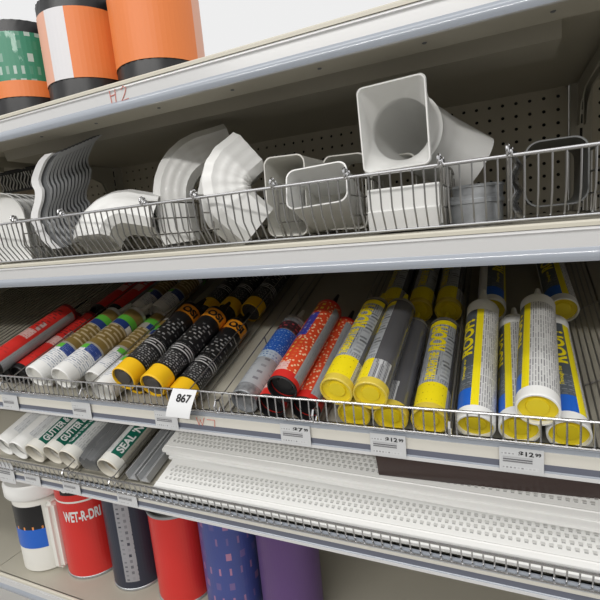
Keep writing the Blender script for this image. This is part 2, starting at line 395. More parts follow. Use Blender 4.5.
tray_divider(-.6475, Z_LOW, 'sloping wire divider right of the green seal tube', 'wire dividers on the lower shelf', .03, .4)
# floor wires at both ends of the caulk shelf
def floor_wires(x0, x1, n, label, rise=.0):
    mb = MB()
    for i in range(n):
        x = x0 + (x1 - x0) * i / (n - 1)
        a = tray(Z_TUBE, .01, .002 + rise * i); b = tray(Z_TUBE, .54, .002 + rise * i); mb.rod([(x, *a), (x, *b)], .0013, WIRED)
    for s in (.14, .32):
        a = tray(Z_TUBE, s, .0005); b = tray(Z_TUBE, s, .0005 + rise * (n - 1)); mb.rod([(x0, *a), (x1, *b)], .0013, WIRED)
    return tag(mb.build('wire_rack'), label, 'wire rack', 'wire racks on the caulk shelf floor')
floor_wires(.092, .134, 7, 'sloping wire rack right of the last roof tube', .004)
floor_wires(-1.07, -.99, 8, 'sloping wire rack left of the red tube')
floor_wires(-1.55, -1.09, 24, 'sloping wire rack of the next bay at far left')
floor_wires(-.462 + .048, -.399, 2, 'pair of floor wires between the black and the blue banded tubes')

# ------------------------------------------------------------------ cartridges
RC = .0228
def cartridge(name, label, spec, group=None):
    """caulk tube lying along local +Y, base at the origin, label angle 0 = up"""
    r = spec.get('r', RC); L = spec.get('L', .213); t = thing(name, label, 'tube', (0, 0, 0), group)
    seg = 60; cuts = sorted({0.003, L} | {z[0] for z in spec['zones']} | {z[1] for z in spec['zones']}); base = spec['base']
    mb = MB(); rim = spec.get('rim', base)
    mb.lathe([(.010, r - .0022), (0, r - .0022), (0, r - .0006), (.0008, r), (.003, r)], rim, seg)
    for i in range(len(cuts) - 1):
        y0, y1 = cuts[i], cuts[i + 1]; ym = (y0 + y1) / 2
        for k in range(seg):
            ph = ((k + .5) * 360 / seg + 180) % 360 - 180; m = base
            for a, b, p, q, zm in spec['zones']:
                if a <= ym <= b and (p <= ph <= q or p <= ph + 360 <= q or p <= ph - 360 <= q): m = zm
            a0, a1 = 2 * PI * k / seg, 2 * PI * (k + 1) / seg
            u0 = (a0 if a0 < PI else a0 - 2 * PI) * r; u1 = u0 + 2 * PI / seg * r
            mb.quad([(r * math.sin(a0), y0, r * math.cos(a0)), (r * math.sin(a1), y0, r * math.cos(a1)), (r * math.sin(a1), y1, r * math.cos(a1)), (r * math.sin(a0), y1, r * math.cos(a0))], m, [(u0, y0), (u1, y0), (u1, y1), (u0, y1)])
    bm = bmesh.new(); me = bpy.data.meshes.new('x')
    o = mb.build('barrel', t)
    bm.from_mesh(o.data); bmesh.ops.remove_doubles(bm, verts=bm.verts, dist=1e-5); bm.to_mesh(o.data); bm.free(); bpy.data.meshes.remove(me)
    o.data.shade_smooth(); o.data.set_sharp_from_angle(angle=R(40))
    pl = MB(); d = spec.get('recess', .007)
    pl.lathe([(d, r - .0021), (d + .0005, r - .005), (d + .0015, r * .55), (d - .001, r * .5), (d - .0012, .001)], spec['plunger'], 36, cap1=True); pl.build('plunger', t)
    sh = MB(); sm = spec.get('cap', base)
    sh.lathe([(L - .006, r + .0004), (L, r + .0004), (L + .003, r - .001), (L + .005, r * .72), (L + .006, .0105), (L + .010, .0098)], sm, 36); sh.build('shoulder', t)
    nz = MB(); nl = spec.get('nl', .042); nr = spec.get('nr', .0092)
    nz.lathe([(L + .008, nr), (L + .011, nr), (L + .012, nr * .9), (L + .010 + nl, nr * .36), (L + .011 + nl, .0003)], spec.get('nozzle', sm), 20); nz.build('nozzle', t)
    for q in spec.get('text', []):
        tm = MB(); k = q[0]
        (write_along if k == 'a' else write_around)(tm, q[1], r, *q[2:7], bold=q[7] if len(q) > 7 else .03, shear=q[8] if len(q) > 8 else 0.); tm.build('label_lettering', t, smooth=0)
    return t

PITCH = {'white roof sealant tube leftmost of the white based ones, yellow stripe down its middle': 8}
def place(z0, x, s, h, roll=0, yaw=0, pitch=0):
    y, z = tray(z0, s, h)
    return Matrix.Translation((x, y, z)) @ Matrix.Rotation(R(yaw), 4, 'Z') @ Matrix.Rotation(AL + R(pitch), 4, 'X') @ Matrix.Rotation(R(roll), 4, 'Y')

ROOF = dict(L=.222, base=WHITE, plunger=YELD, cap=WHITE, nozzle=WHITE, recess=.006,
    zones=[(.016, .200, -75, 0, GREYL), (.016, .200, 0, 27, PR_YEL), (.016, .200, 27, 200, PR_WHITE), (.016, .044, -75, 0, BLUE), (.044, .085, -75, 0, print_mat('grey_small_print', (.085, .10, .115), (.25, .27, .3), .004, .008, False, .1))],
    text=[('a', 'ROOF!', .105, .178, -32, .021, YEL, .04), ('a', 'Through the', .062, .098, -32, .006, YEL, .02, .3)])
YELLOW = dict(base=GREYC, rim=CLEARY, plunger=YELD, cap=mat('frosted_shoulder', (.22, .21, .18), .35), nozzle=YEL, recess=.005, nl=.038, nr=.0085,
    zones=[(.012, .052, -85, 35, PR_YROW), (.052, .192, -85, 35, PR_SILV), (.060, .165, -2, 35, PR_SPLASH), (.192, .204, -85, 35, YEL), (.003, .012, -180, 180, CLEARY), (.012, .050, 38, 100, PR_BAR)],
    text=[('a', 'ROOF!', .122, .188, -30, .026, YEL, .05, .15), ('a', 'THROUGH THE', .056, .118, -33, .014, YEL, .04, .15)])
STRETCH = dict(base=DOTRED, rim=BLACK, plunger=BLACK, cap=RED, nozzle=BLACK, recess=.012, nl=.045, nr=.0075,
    zones=[(.003, .018, -180, 180, RED), (.018, .036, -70, -5, PR_PINK), (.045, .095, -75, 0, PR_LETY), (.105, .172, -80, -15, PR_PURP), (.178, .204, -80, 10, print_mat('yellow_red_lettering', (.62, .06, .02), (.80, .60, .05), .012, .012, True, -.4)), (.012, .2, 38, 85, PR_GREYR)])
BLUEB = dict(base=WRAP, plunger=SILV, cap=mat('clear_cap', (.40, .39, .37), .3), nozzle=WHITE2,
    zones=[(.105, .168, -180, 180, PR_BLUE), (.085, .105, -180, 180, print_mat('pale_blue_print', (.5, .6, .7), (.05, .15, .4), .006, .006, False, 0.)), (.170, .196, -180, 180, PR_DARKRED), (.02, .085, -180, 180, print_mat('wrap_print', (.38, .40, .42), (.20, .2, .22), .02, .012, True, -.2, rough=.25))])
GOLDT = dict(base=mat('clear_tan', (.40, .38, .33), .3), plunger=WHITE2, rim=WHITE, cap=mat('frosted_white', (.58, .58, .56), .35), nozzle=WHITE2,
    zones=[(.003, .078, -180, 180, PR_WHITE_X), (.003, .022, -180, 180, WHITE), (.060, .080, -25, 60, PR_NAVY), (.066, .078, -70, -25, LIME), (.084, .150, -180, 180, PR_GOLD), (.084, .098, -180, 180, GOLD), (.152, .168, -60, 70, NAVY), (.168, .184, -180, 180, LIME), (.152, .166, 28, 70, WHITE), (.184, .205, -180, 180, GOLD)])
BLK = dict(base=BLACK, plunger=mat('dark_grey_plunger', (.07, .065, .06), .5), rim=BYEL, cap=BLACK, nozzle=BLACK, recess=.004,
    zones=[(.003, .030, -180, 180, BYEL), (.034, .070, -60, 60, PR_BLACK), (.072, .092, -180, 180, print_mat('black_label_bands', (.014, .014, .015), (.6, .6, .6), .006, .05, False, -.8, mortar=.5)), (.100, .125, -65, 65, PR_BLACK2), (.130, .162, -60, 60, PR_BLACK2), (.180, .208, -180, 180, ORANGE)],
    text=[('r', 'OSI', .184, .017, -42, 42, INK, .05), ('r', 'OSI', .184, .017, 100, 184, INK, .05)])
REDT = dict(base=RED, plunger=BLACK, rim=BLACK, cap=mat('dark_red', (.16, .01, .012), .4), nozzle=BLACK, nr=.004, nl=.05,
    zones=[(.003, .012, -180, 180, BLACK), (.03, .05, -60, 5, PR_REDK), (.085, .112, -70, 5, PR_PINK), (.118, .15, -70, 5, PR_REDK), (.115, .14, -20, 8, print_mat('red_pale_block', (.5, .36, .35), (.3, .05, .05), .01, .02, False, 0)), (.155, .19, -70, 8, PR_REDK), (.012, .205, 25, 150, PR_GREYR)])

G = 'tubes on the caulk shelf'
def run(z0, name, spec, rows, group):
    first = None
    for (x, s, h, roll, yaw, lb) in rows:
        mw = place(z0, x, s, h, roll, yaw, PITCH.get(lb, 0))
        if first is None: first = cartridge(name, lb, spec, group); first.matrix_world = mw
        else: dup(first, mw, lb, group)
h0 = RC + .0028
run(Z_TUBE, 'roof_sealant_tube', ROOF, [
    (-.036, .020, h0, -14, -1, 'white roof sealant tube leftmost of the white based ones, yellow stripe down its middle'),
    (.012, .022, h0, -40, 0, 'white roof sealant tube under and left of the raised one, mostly hidden'),
    (.0300, .015, h0 + .0388, -46, -3.5, 'white roof sealant tube lying raised on the two below, small print facing up'),
    (.062, .020, h0, 30, 0, 'white roof sealant tube at the right end of the front row, blue at base'),
    (.082, .290, h0, 0, 2, 'white roof sealant tube in the back row, beside the wire rack'),
    (-.022, .292, h0, 60, 0, 'white roof sealant tube in the back row behind the leftmost one')], 'white roof sealant tubes')
run(Z_TUBE, 'clear_sealant_tube', YELLOW, [
    (-.206, .018, h0 + .0428, 20, -2.5, 'yellow labelled sealant tube raised at the left, yellow lettering facing up'),
    (-.1605, .018, h0 + .0395, -42, -1, 'yellow labelled sealant tube raised, dark bare side and barcode facing right'),
    (-.190, .022, h0, 10, 0, 'yellow based sealant tube hidden under the two raised ones'),
    (-.140, .022, h0, -85, 0, 'sealant tube lying low with grey bare side and silver barcode facing up'),
    (-.091, .022, h0, 22, 0, 'yellow labelled sealant tube lying low beside the wire divider'),
    (-.190, .290, h0, 0, 0, 'yellow based sealant tube in the back row, leftmost of three'),
    (-.140, .290, h0, 30, 0, 'yellow based sealant tube in the back row, middle of three'),
    (-.091, .290, h0, 0, 0, 'yellow based sealant tube in the back row, rightmost of three')], 'clear tubes with yellow labels')
run(Z_TUBE, 'dotted_red_tube', STRETCH, [
    (-.289, .022, h0 + .0368, 18, -1, 'red tube with pale dots and black nozzle, raised on two others'),
    (-.2625, .024, h0, -12, 0, 'red and violet dotted tube lying low, right of the raised red one'),
    (-.3185, .024, h0, 30, 0, 'red dotted tube with black end, hidden below the raised red one')], 'red dotted tubes')
run(Z_TUBE, 'blue_banded_tube', BLUEB, [(-.366, .030, h0, 0, 0, 'silver wrapped tube with a bright blue band, alone beside the dotted red tubes')], None)
run(Z_TUBE, 'gold_label_tube', GOLDT, [
    (-.805, .018, h0 + .0300, 48, -3, 'white and gold tube, left one of the raised pair'),
    (-.735, .018, h0 + .0300, 46, -1, 'white and gold tube, right one of the raised pair'),
    (-.652, .022, h0, 44, 0, 'white and gold tube lying low against the black tubes'),
    (-.840, .050, h0, 70, 0, 'gold labelled tube hidden low under the left raised one'),
    (-.770, .050, h0, 60, 0, 'gold labelled tube low between the two raised ones'),
    (-.700, .050, h0, 90, 0, 'gold labelled tube low under the right raised one'),
    (-.80, .290, h0, 40, 0, 'white based gold tube in the back row at the left'),
    (-.735, .290, h0, 40, 0, 'white based gold tube in the back row at the right')], 'white and gold tubes')
run(Z_TUBE, 'black_amber_tube', BLK, [
    (-.5805, .018, h0 + .0392, 48, 0, 'black tube with amber base, leftmost of the raised black pair'),
    (-.5215, .016, h0 + .0305, 44, 0, 'black tube with amber base, right of the raised black pair'),
    (-.487, .022, h0, 40, 0, 'black tube with amber base lying low, rightmost of the black ones'),
    (-.605, .050, h0, 70, 0, 'black tube lying low under the left raised black one'),
    (-.556, .050, h0, 80, 0, 'black tube lying low between the two raised black ones'),
    (-.60, .292, h0, 40, 0, 'black tube with amber base in the back row, leftmost of three'),
    (-.545, .292, h0, 40, 0, 'black tube with amber base in the back row, middle of three'),
    (-.487, .292, h0, 40, 0, 'black tube with amber base in the back row, rightmost of three')], 'black tubes with amber bases')
run(Z_TUBE, 'red_grey_tube', REDT, [
    (-.938, .020, h0 + .0392, 48, 0, 'red and grey tube raised at the left end of the caulk shelf'),
    (-.922, .290, h0, 40, 0, 'red tube in the back row at the left end'),
    (-.868, .290, h0, 40, 0, 'dark red tube in the back row beside the gold ones'),
    (-.962, .050, h0, 50, 0, 'red tube hidden low under the raised red one, left'),
    (-.9135, .050, h0, 60, 0, 'grey and red tube low beside the wire divider')], 'red tubes')

# lower shelf
RG = .0245
GUT = dict(base=WHITE2, plunger=mat('card_brown', (.30, .24, .16), .7), rim=CREAM, cap=WHITE2, nozzle=WHITE2, r=RG, recess=.016,
    zones=[(.018, .200, -32, 22, GREEN), (.02, .2, 22, 110, print_mat('white_label_print_grey', (.62, .63, .62), (.34, .35, .36), .0045, .010, True, -.1)), (.02, .2, -110, -32, print_mat('pale_label_print', (.66, .67, .66), (.38, .40, .40), .005, .012, True, .1))],
    text=[('a', 'GUTTER & FLASHING', .024, .152, -6, .0145, WHINK, .035)])
SEAL = dict(GUT); SEAL['zones'] = [(.018, .200, -36, 20, GREEN), (.02, .2, 20, 75, print_mat('tan_label_print', (.42, .40, .34), (.30, .28, .22), .005, .012, True, .1)), (.02, .2, -110, -36, MATS['pale_label_print'])]
SEAL['text'] = [('a', "SEAL 'N PEEL", .026, .140, -9, .016, WHINK, .035)]
PLAIN = dict(base=WHITE, plunger=WHITE2, rim=WHITE, cap=WHITE, nozzle=WHITE, r=RG, recess=.012, zones=[(.03, .2, -20, 70, print_mat('faded_print', (.70, .71, .72), (.45, .46, .48), .0045, .009, True, .1))])
hg = RG + .0028
run(Z_LOW, 'gutter_sealant_tube', GUT, [
    (-.884, .030, hg, 46, 0, 'white gutter sealant tube with green label, leftmost of the three'),
    (-.8345, .034, hg, 42, 0, 'white gutter sealant tube with green label, middle one of the three'),
    (-.785, .030, hg, -10, 0, 'white gutter sealant tube showing only grey small print, third from the left')], 'green labelled gutter tubes')
run(Z_LOW, 'seal_tube', SEAL, [(-.676, .026, hg, 44, 0, 'white tube with green label lettered in white, right of the grey film pack')], None)
run(Z_LOW, 'plain_white_tube', PLAIN, [
    (-.986, .034, hg, 40, 0, 'plain white tube at the far left of the lower shelf'),
    (-.9355, .030, hg, 50, 0, 'plain white tube with faint print, second from the left on the lower shelf')], 'plain white tubes')
# grey film-wrapped pack
def tray_obj(o, z0, x, s, h, yaw=0): o.matrix_world = place(z0, x, s, h, 0, yaw)
def rrect2(w, h, r):
    p = rrect(w, h, r, 4); out = []
    for a, b in zip(p, p[1:] + p[:1]):
        n_ = max(1, int(math.hypot(b[0] - a[0], b[1] - a[1]) / .003))
        out += [(a[0] + (b[0] - a[0]) * k / n_, a[1] + (b[1] - a[1]) * k / n_) for k in range(n_)]
    return out
mb = MB()
def rrect(w, h, r, n=5):
    pts = []
    for cx, cy, a in ((w / 2 - r, h / 2 - r, 0), (-w / 2 + r, h / 2 - r, 90), (-w / 2 + r, -h / 2 + r, 180), (w / 2 - r, -h / 2 + r, 270)):
        for k in range(n + 1): q = R(a + 90 * k / n); pts.append((cx + r * math.cos(q), cy + r * math.sin(q)))
    return pts
rings = []
for i in range(9):
    y = .24 * i / 8; e = .8 if i in (0, 8) else 1
    rings.append([(x * e, y, z * e + .0215 + (.003 * math.sin(x * 300 + .25 * i) if z > 0 else 0)) for x, z in rrect2(.053, .038, .010)])
mb.rings(rings, FILM, True, True)
o = mb.build('wrapped_pack', auto=False); tag(o, 'grey pack wrapped in shiny film between the gutter tubes and the green seal tube', 'pack'); tray_obj(o, Z_LOW, -.7315, .03, .003)
# metal track left of the vent strips
RAILM = mat('pale_rail', (.50, .51, .52), .3, .3)
for x, lb, gmat in ((-.630, 'pale metal edge rail beside the green seal tube', RAILM), (-.602, 'pale metal edge rail beside the white vent strips', RAILM)):
    mb = MB(); mb.extrude_x([(0, 0), (.34, 0), (.34, .002), (0, .002)], -.011, .011, gmat); mb.extrude_x([(0, .002), (.34, .002), (.34, .016), (0, .016)], -.011, -.009, gmat); mb.extrude_x([(0, .002), (.34, .002), (.34, .016), (0, .016)], .009, .011, gmat)
    o = mb.build('edge_rail', auto=False); tag(o, lb, 'rail', 'pale edge rails'); tray_obj(o, Z_LOW, x, .03, .0035)

# vent strips: perforated white vinyl lying along the shelf
def vent_mesh(L, W):
    mb = MB(); th = .0016
    mb.extrude_x([(0, 0), (.001, .0045), (.004, .0058), (W, .0058), (W, .0058 - th), (.005, .0058 - th), (.0026, .004), (.0018, 0)], 0, L, WHITE)
    mb.extrude_x([(.010, .0059), (.0115, .0072), (.013, .0059)], 0, L, WHITE)
    z = .0058; px = .0092
    for row in range(4):
        y = .024 + row * .0085; n = int((L - .03) / px)
        for i in range(n):
            x = .014 + i * px + (row % 2) * px / 2; a = .0021; d = .0030
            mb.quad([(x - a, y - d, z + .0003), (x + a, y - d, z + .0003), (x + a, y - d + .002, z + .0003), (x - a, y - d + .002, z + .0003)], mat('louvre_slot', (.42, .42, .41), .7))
            b = len(mb.v); mb.v += [Vector(q) for q in ((x - a, y - d + .0016, z + .0017), (x + a, y - d + .0016, z + .0017), (x + a * 1.25, y + d, z), (x - a * 1.25, y + d, z), (x - a * 1.3, y - d + .002, z), (x + a * 1.3, y - d + .002, z))]
            mb.face([b, b + 1, b + 2, b + 3], WHITE); mb.face([b, b + 3, b + 4], WHITE); mb.face([b + 1, b + 5, b + 2], WHITE)
    return mb
proto = None
strips = [(-.570, .012, .0035, 0., 'white perforated vent strip at the very front of the lower shelf, undermost'),
          (-.566, .014, .0112, .2, 'white perforated vent strip on top of the front pile, its louvres in view'),
          (-.575, .082, .0035, 0., 'white perforated vent strip at the bottom of the rear pile'),
          (-.580, .080, .0112, 0., 'white perforated vent strip second from the bottom of the rear pile'),
          (-.585, .083, .0189, -2.0, 'white perforated vent strip third from the bottom of the rear pile'),
          (-.590, .082, .0266, -1.0, 'white perforated vent strip on top of the rear pile, louvres in view')]
for x, s, h, yaw, lb in strips:
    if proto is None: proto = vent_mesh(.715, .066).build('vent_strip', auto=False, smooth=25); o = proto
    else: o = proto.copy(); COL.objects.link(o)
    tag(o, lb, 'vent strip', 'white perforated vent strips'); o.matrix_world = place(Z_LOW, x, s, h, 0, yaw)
# brown trim
mb = MB(); pr = rrect(.060, .046, .004, 3); inn = rrect(.055, .041, .003, 3); Lb = .31
mb.rings([[(0, y + .03, z + .023) for y, z in inn], [(0, y + .03, z + .023) for y, z in pr], [(Lb, y + .03, z + .023) for y, z in pr], [(Lb, y + .03, z + .023) for y, z in inn], [(0, y + .03, z + .023) for y, z in inn]], BROWN)
o = mb.build('brown_downspout', auto=False); tag(o, 'dark brown vinyl downspout length lying on the white vent strips', 'downspout'); tray_obj(o, Z_LOW, -.178, .0905, .0352, 2.6)

# ------------------------------------------------------------------ fittings on the flat shelf
ZD = Z_MID + .0035
def sweep(mb, path, side, sec, m, th=.0016, mi=None, scale=None):
    """open thin-walled tube: section (u along side, v along the in-plane normal) swept along path"""
    path = [Vector(p) for p in path]; side = Vector(side).normalized(); out = []; inn = []
    us = [p[0] for p in sec]; vs = [p[1] for p in sec]; hu, hv = max(us), max(vs)
    for i, p in enumerate(path):
        t = (path[min(i + 1, len(path) - 1)] - path[max(i - 1, 0)]).normalized(); sd = (side - t * side.dot(t)).normalized(); n = t.cross(sd)
        k = scale(i) if scale else 1
        out.append([p + sd * u * k + n * v * k for u, v in sec])
        inn.append([p + sd * u * k * (1 - th / hu) + n * v * k * (1 - th / hv) for u, v in sec])
    mb.rings(out + inn[::-1] + [out[0]], m)
def corr(w, h, r, amp=.0012, nu=4, nv=3):
    """corrugated rounded rectangle"""
    base = []
    for (x0, y0, x1, y1, n) in ((w / 2, -h / 2, w / 2, h / 2, nv), (w / 2, h / 2, -w / 2, h / 2, nu), (-w / 2, h / 2, -w / 2, -h / 2, nv), (-w / 2, -h / 2, w / 2, -h / 2, nu)):
        L = math.hypot(x1 - x0, y1 - y0); dx, dy = (x1 - x0) / L, (y1 - y0) / L; nx, ny = dy, -dx
        for k in range(13):
            q = r + (L - 2 * r) * k / 12; a = amp * math.sin(PI * n * k / 12) ** 2
            base.append((x0 + dx * q - nx * a, y0 + dy * q - ny * a))
    return base
def arc_path(p0, d0, d1, l0, rad, l1, n=22):
    """straight l0 along d0, bend towards d1, straight l1"""
    d0 = Vector(d0).normalized(); d1 = Vector(d1).normalized(); p = Vector(p0); pts = [p.copy(), p + d0 * l0 * .5, p + d0 * l0]
    p = pts[-1].copy(); ang = d0.angle(d1); ax = d0.cross(d1).normalized()
    c = p + (ax.cross(d0)) * rad; v = p - c
    for k in range(1, n + 1): pts.append(c + Matrix.Rotation(ang * k / n, 3, ax) @ v)
    pts += [pts[-1] + d1 * l1 * .5, pts[-1] + d1 * l1]
    return pts, ax
def elbow(name, p0, d0, d1, l0, rad, l1, w, h, label, m=WHITE, ribs=.02, nr=5, up=0):
    pts, ax = arc_path(p0, d0, d1, l0, rad, l1); mb = MB()
    f = lambda i: 1 + (ribs * (math.sin((i - 3) / 22 * PI * nr) ** 2) if 3 <= i <= 25 else 0)
    sweep(mb, pts, ax, corr(w, h, .012), m, scale=f)
    return tag(mb.build(name, smooth=50), label, 'gutter elbow', 'white downspout elbows')
elbow('downspout_elbow', (-.645, .048, 1.352), (-.25, .45, 1.), (1., .25, -.25), .0, .052, .050, .070, .064, 'white arched elbow lying low with its dark mouth facing down')
elbow('downspout_elbow', (-.535, .135, 1.338), (-.10, .02, 1), (.85, .75, .30), .07, .085, .05, .080, .066, 'tall ribbed white elbow curving up and right behind the bright one', WHITE, .015, 6)
elbow('downspout_elbow', (-.355, .090, 1.350), (-.72, -.45, .85), (.55, .66, .62), .040, .045, .030, .092, .070, 'bright white elbow with deep ribs standing at the front', WHITE, .035, 5)


def duct(name, c, size, L, yaw, pitch, roll, label, m=WHITE, th=.0018, r=.012, cat='connector', grp='white downspout connectors', step=0):
    """short thin walled rounded rectangular pipe along local +Y; c = centre of its front mouth"""
    w_, h_ = size; mb = MB(); n = 9; prof = rrect(w_, h_, r, 5); hu, hv = w_ / 2, h_ / 2
    out = []; inn = []
    for i in range(n):
        y = L * i / (n - 1); k = 1.0 if i < 1 else (.985 if not step else 1 - step * (i / (n - 1)))
        out.append([(x * k, y, z * k) for x, z in prof]); inn.append([(x * k * (1 - th / hu), y, z * k * (1 - th / hv)) for x, z in prof])
    mb.rings(out + inn[::-1] + [out[0]], m)
    o = mb.build(name, auto=False, smooth=40)
    o.matrix_world = Matrix.Translation(c) @ Matrix.Rotation(R(yaw), 4, 'Z') @ Matrix.Rotation(R(pitch), 4, 'X') @ Matrix.Rotation(R(roll), 4, 'Y')
    return tag(o, label, cat, grp)
duct('downspout_connector', (-.222, .026, 1.400), (.084, .056), .095, 4, -20, -3, 'small white connector with its open mouth facing out, at the basket front', WHITE)
duct('downspout_connector', (-.292, .080, 1.395), (.066, .116), .12, 0, 0, 2, 'tall white connector standing on edge left of the small open one', WHITE2)
duct('downspout_connector', (-.228, .165, 1.396), (.070, .116), .12, 0, 0, 2, 'tall white connector behind the small open one, left', WHITE2)
duct('downspout_connector', (-.152, .170, 1.390), (.070, .105), .12, 0, 0, 0, 'white connector standing behind the square flanged adapter', WHITE2)
duct('downspout_connector', (-.300, .215, 1.395), (.066, .116), .10, 0, 0, 2, 'tall white connector farthest back left, behind another tall one', WHITE2)

# square to round adapter
mb = MB(); n = 48; def_r = []
def ring_sq(w_, h_, r, y, cx=0, cz=0):
    p = rrect(w_, h_, r, 11); return [(x + cx, y, z + cz) for x, z in p]
def ring_ci(rad, y, cx=0, cz=0):
    p = rrect(2 * rad, 2 * rad, rad * .999, 11); return [(x + cx, y, z + cz) for x, z in p]
O = [ring_sq(.082, .100, .008, 0), ring_sq(.084, .102, .008, .002), ring_sq(.082, .100, .008, .005), ring_sq(.079, .095, .012, .010), ring_sq(.080, .090, .030, .035), ring_ci(.044, .055), ring_ci(.0455, .060), ring_ci(.0485, .062), ring_ci(.0485, .070), ring_ci(.0460, .072)]
I = [ring_ci(.0375, .045), ring_ci(.0385, .042), ring_sq(.076, .086, .030, .028), ring_sq(.077, .093, .010, .008), ring_sq(.079, .097, .007, 0)]
BO = []; BI = []
for k in range(9):
    q = R(70) * k / 8; dr = Vector((.80 * math.sin(q), math.cos(q), -.60 * math.sin(q))).normalized(); c = Vector((.075 * (1 - math.cos(q)), .076 + .095 * math.sin(q), -.055 * (1 - math.cos(q))))
    sd = Vector((dr.y, -dr.x, 0)).normalized(); n_ = sd.cross(dr)
    for L_, rad in ((BO, .0460 + (.0012 if k in (3, 4) else 0)), (BI, .0430)): L_.append([c + sd * x + n_ * z for x, y, z in ring_ci(rad, 0)])
for L_, rad in ((BO, .0460), (BI, .0430)):
    for ex in (.012, .030): L_.append([c + dr * ex + sd * x + n_ * z for x, y, z in ring_ci(rad, 0)])
O += BO; I = BI[::-1] + I
mb.rings(O + I + [O[0]], WHITE)
o = mb.build('square_round_adapter', auto=False, smooth=50); tag(o, 'big white square flanged adapter with a round throat, facing out above the basket', 'adapter')
o.matrix_world = Matrix.Translation((-.119, .030, 1.458)) @ Matrix.Rotation(R(-2), 4, 'Z') @ Matrix.Rotation(R(2), 4, 'X') @ Matrix.Rotation(R(-1), 4, 'Y')
# folded white box under it
mb = MB(); mb.extrude_x([(0, 0), (-.004, .024), (0, .026), (0, .050), (.003, .053), (.08, .053), (.083, .050), (.083, 0)], -.046, .042, WHITE)
for k in range(6): mb.box((.0425, .006 + k * .013, .004), (.0440, .011 + k * .013, .048), WHITE)
o = mb.build('white_bracket_box', loc=(-.112, .038, ZD + .0005)); tag(o, 'white creased box shaped fitting under the square flanged adapter', 'fitting')
# grey metal collars
def collar(c, ra, rb, h, label):
    mb = MB(); n = 40
    el = lambda k, y, d=0: [(c[0] + (ra * k + d) * math.cos(2 * PI * q / n), c[1] + (rb * k + d) * math.sin(2 * PI * q / n), c[2] + y) for q in range(n)]
    mb.rings([el(1, 0), el(1, h * .7), el(1, h * .72, .0018), el(1, h * .86, .0018), el(1, h * .88), el(1, h), el(1, h, -.0012), el(1, 0, -.0012), el(1, 0)], STEEL)
    return tag(mb.build('metal_collar', smooth=40), label, 'collar', 'grey metal collars')
collar((-.031, .072, ZD), .0305, .030, .034, 'dull grey metal collar at the bottom, between two wire dividers')
collar((-.029, .074, ZD + .0345), .029, .028, .012, 'thin shiny metal collar stacked on the dull one')
# dark connector and foil strap
duct('metal_connector', (.056, .078, 1.384), (.066, .076), .13, -1, 0, 0, 'dark grey open connector showing pegboard through it, right end of the basket', mat('dull_dark_metal', (.16, .165, .165), .38, .35), .0016, .016, 'connector', None)
mb = MB(); rng = random.Random(5); A = []; Bq = []
for i in range(15):
    z = ZD + i * .0055; dx = .003 * math.sin(i * 1.3); dy = .005 * math.cos(i * .9)
    A.append([(.0095 + dx, .028 + dy, z), (.0130 + dx, .034 + dy, z), (.0175 + dx, .050 + dy * .5, z), (.0165 + dx, .052 + dy * .5, z), (.0115 + dx, .036 + dy, z), (.0082 + dx, .030 + dy, z)])
mb.rings(A, CHROME, True, True); tag(mb.build('metal_strap', smooth=60), 'crinkled shiny metal strap standing left of the dark open connector', 'strap')
# grey ogee sections, nested
ORD = 'first second third fourth fifth sixth seventh eighth ninth tenth eleventh twelfth'.split()
def ogee_mesh(m):
    mb = MB(); pts = []
    ctrl = [(.062, .150), (.040, .140), (.018, .118), (.016, .106), (.020, .096), (.014, .080), (.0, .062), (-.004, .048), (.002, .040), (.004, .030), (.018, .014), (.036, .0)]
    P = [Vector((x, 0, z)) for x, z in ctrl]; cr_ = []
    for i in range(len(P) - 1):
        a, b, c, d = P[max(i - 1, 0)], P[i], P[i + 1], P[min(i + 2, len(P) - 1)]
        for k in range(5):
            t = k / 5; cr_.append(.5 * ((2 * b) + (-a + c) * t + (2 * a - 5 * b + 4 * c - d) * t * t + (-a + 3 * b - 3 * c + d) * t ** 3))
    cr_.append(P[-1]); wd = Vector((.019, 0, 0)); back = Vector((.0008, .0045, .0)); th = Vector((0, .0010, 0))
    rg = []
    for p in cr_: rg.append([p, p + wd, p + wd + back, p + wd + back - Vector((.0012, 0, 0)), p + wd + th - Vector((.0012, 0, 0)), p + th])
    e_ = mat('lit_edge_grey', (.42, .43, .44), .4)  # edge faces painted paler, standing in for light caught on the rims
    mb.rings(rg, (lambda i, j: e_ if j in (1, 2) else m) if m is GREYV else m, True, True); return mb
first = ogee_mesh(mat('ogee_white', (.80, .80, .80), .4)).build('ogee_gutter_section', auto=False, smooth=45); first.scale = (1, 1, 1.08); first.location = (-.785, .036, 1.3505)
tag(first, 'white ogee shaped gutter section, foremost of the nested row', 'gutter section', 'nested ogee gutter sections')
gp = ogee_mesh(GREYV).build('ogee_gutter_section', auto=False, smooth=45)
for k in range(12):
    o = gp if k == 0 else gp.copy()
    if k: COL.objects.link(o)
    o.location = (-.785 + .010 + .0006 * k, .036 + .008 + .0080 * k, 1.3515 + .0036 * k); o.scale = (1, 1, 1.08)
    tag(o, 'dark grey ogee gutter section, %s behind the white one in the nested row' % ORD[k], 'gutter section', 'nested ogee gutter sections')
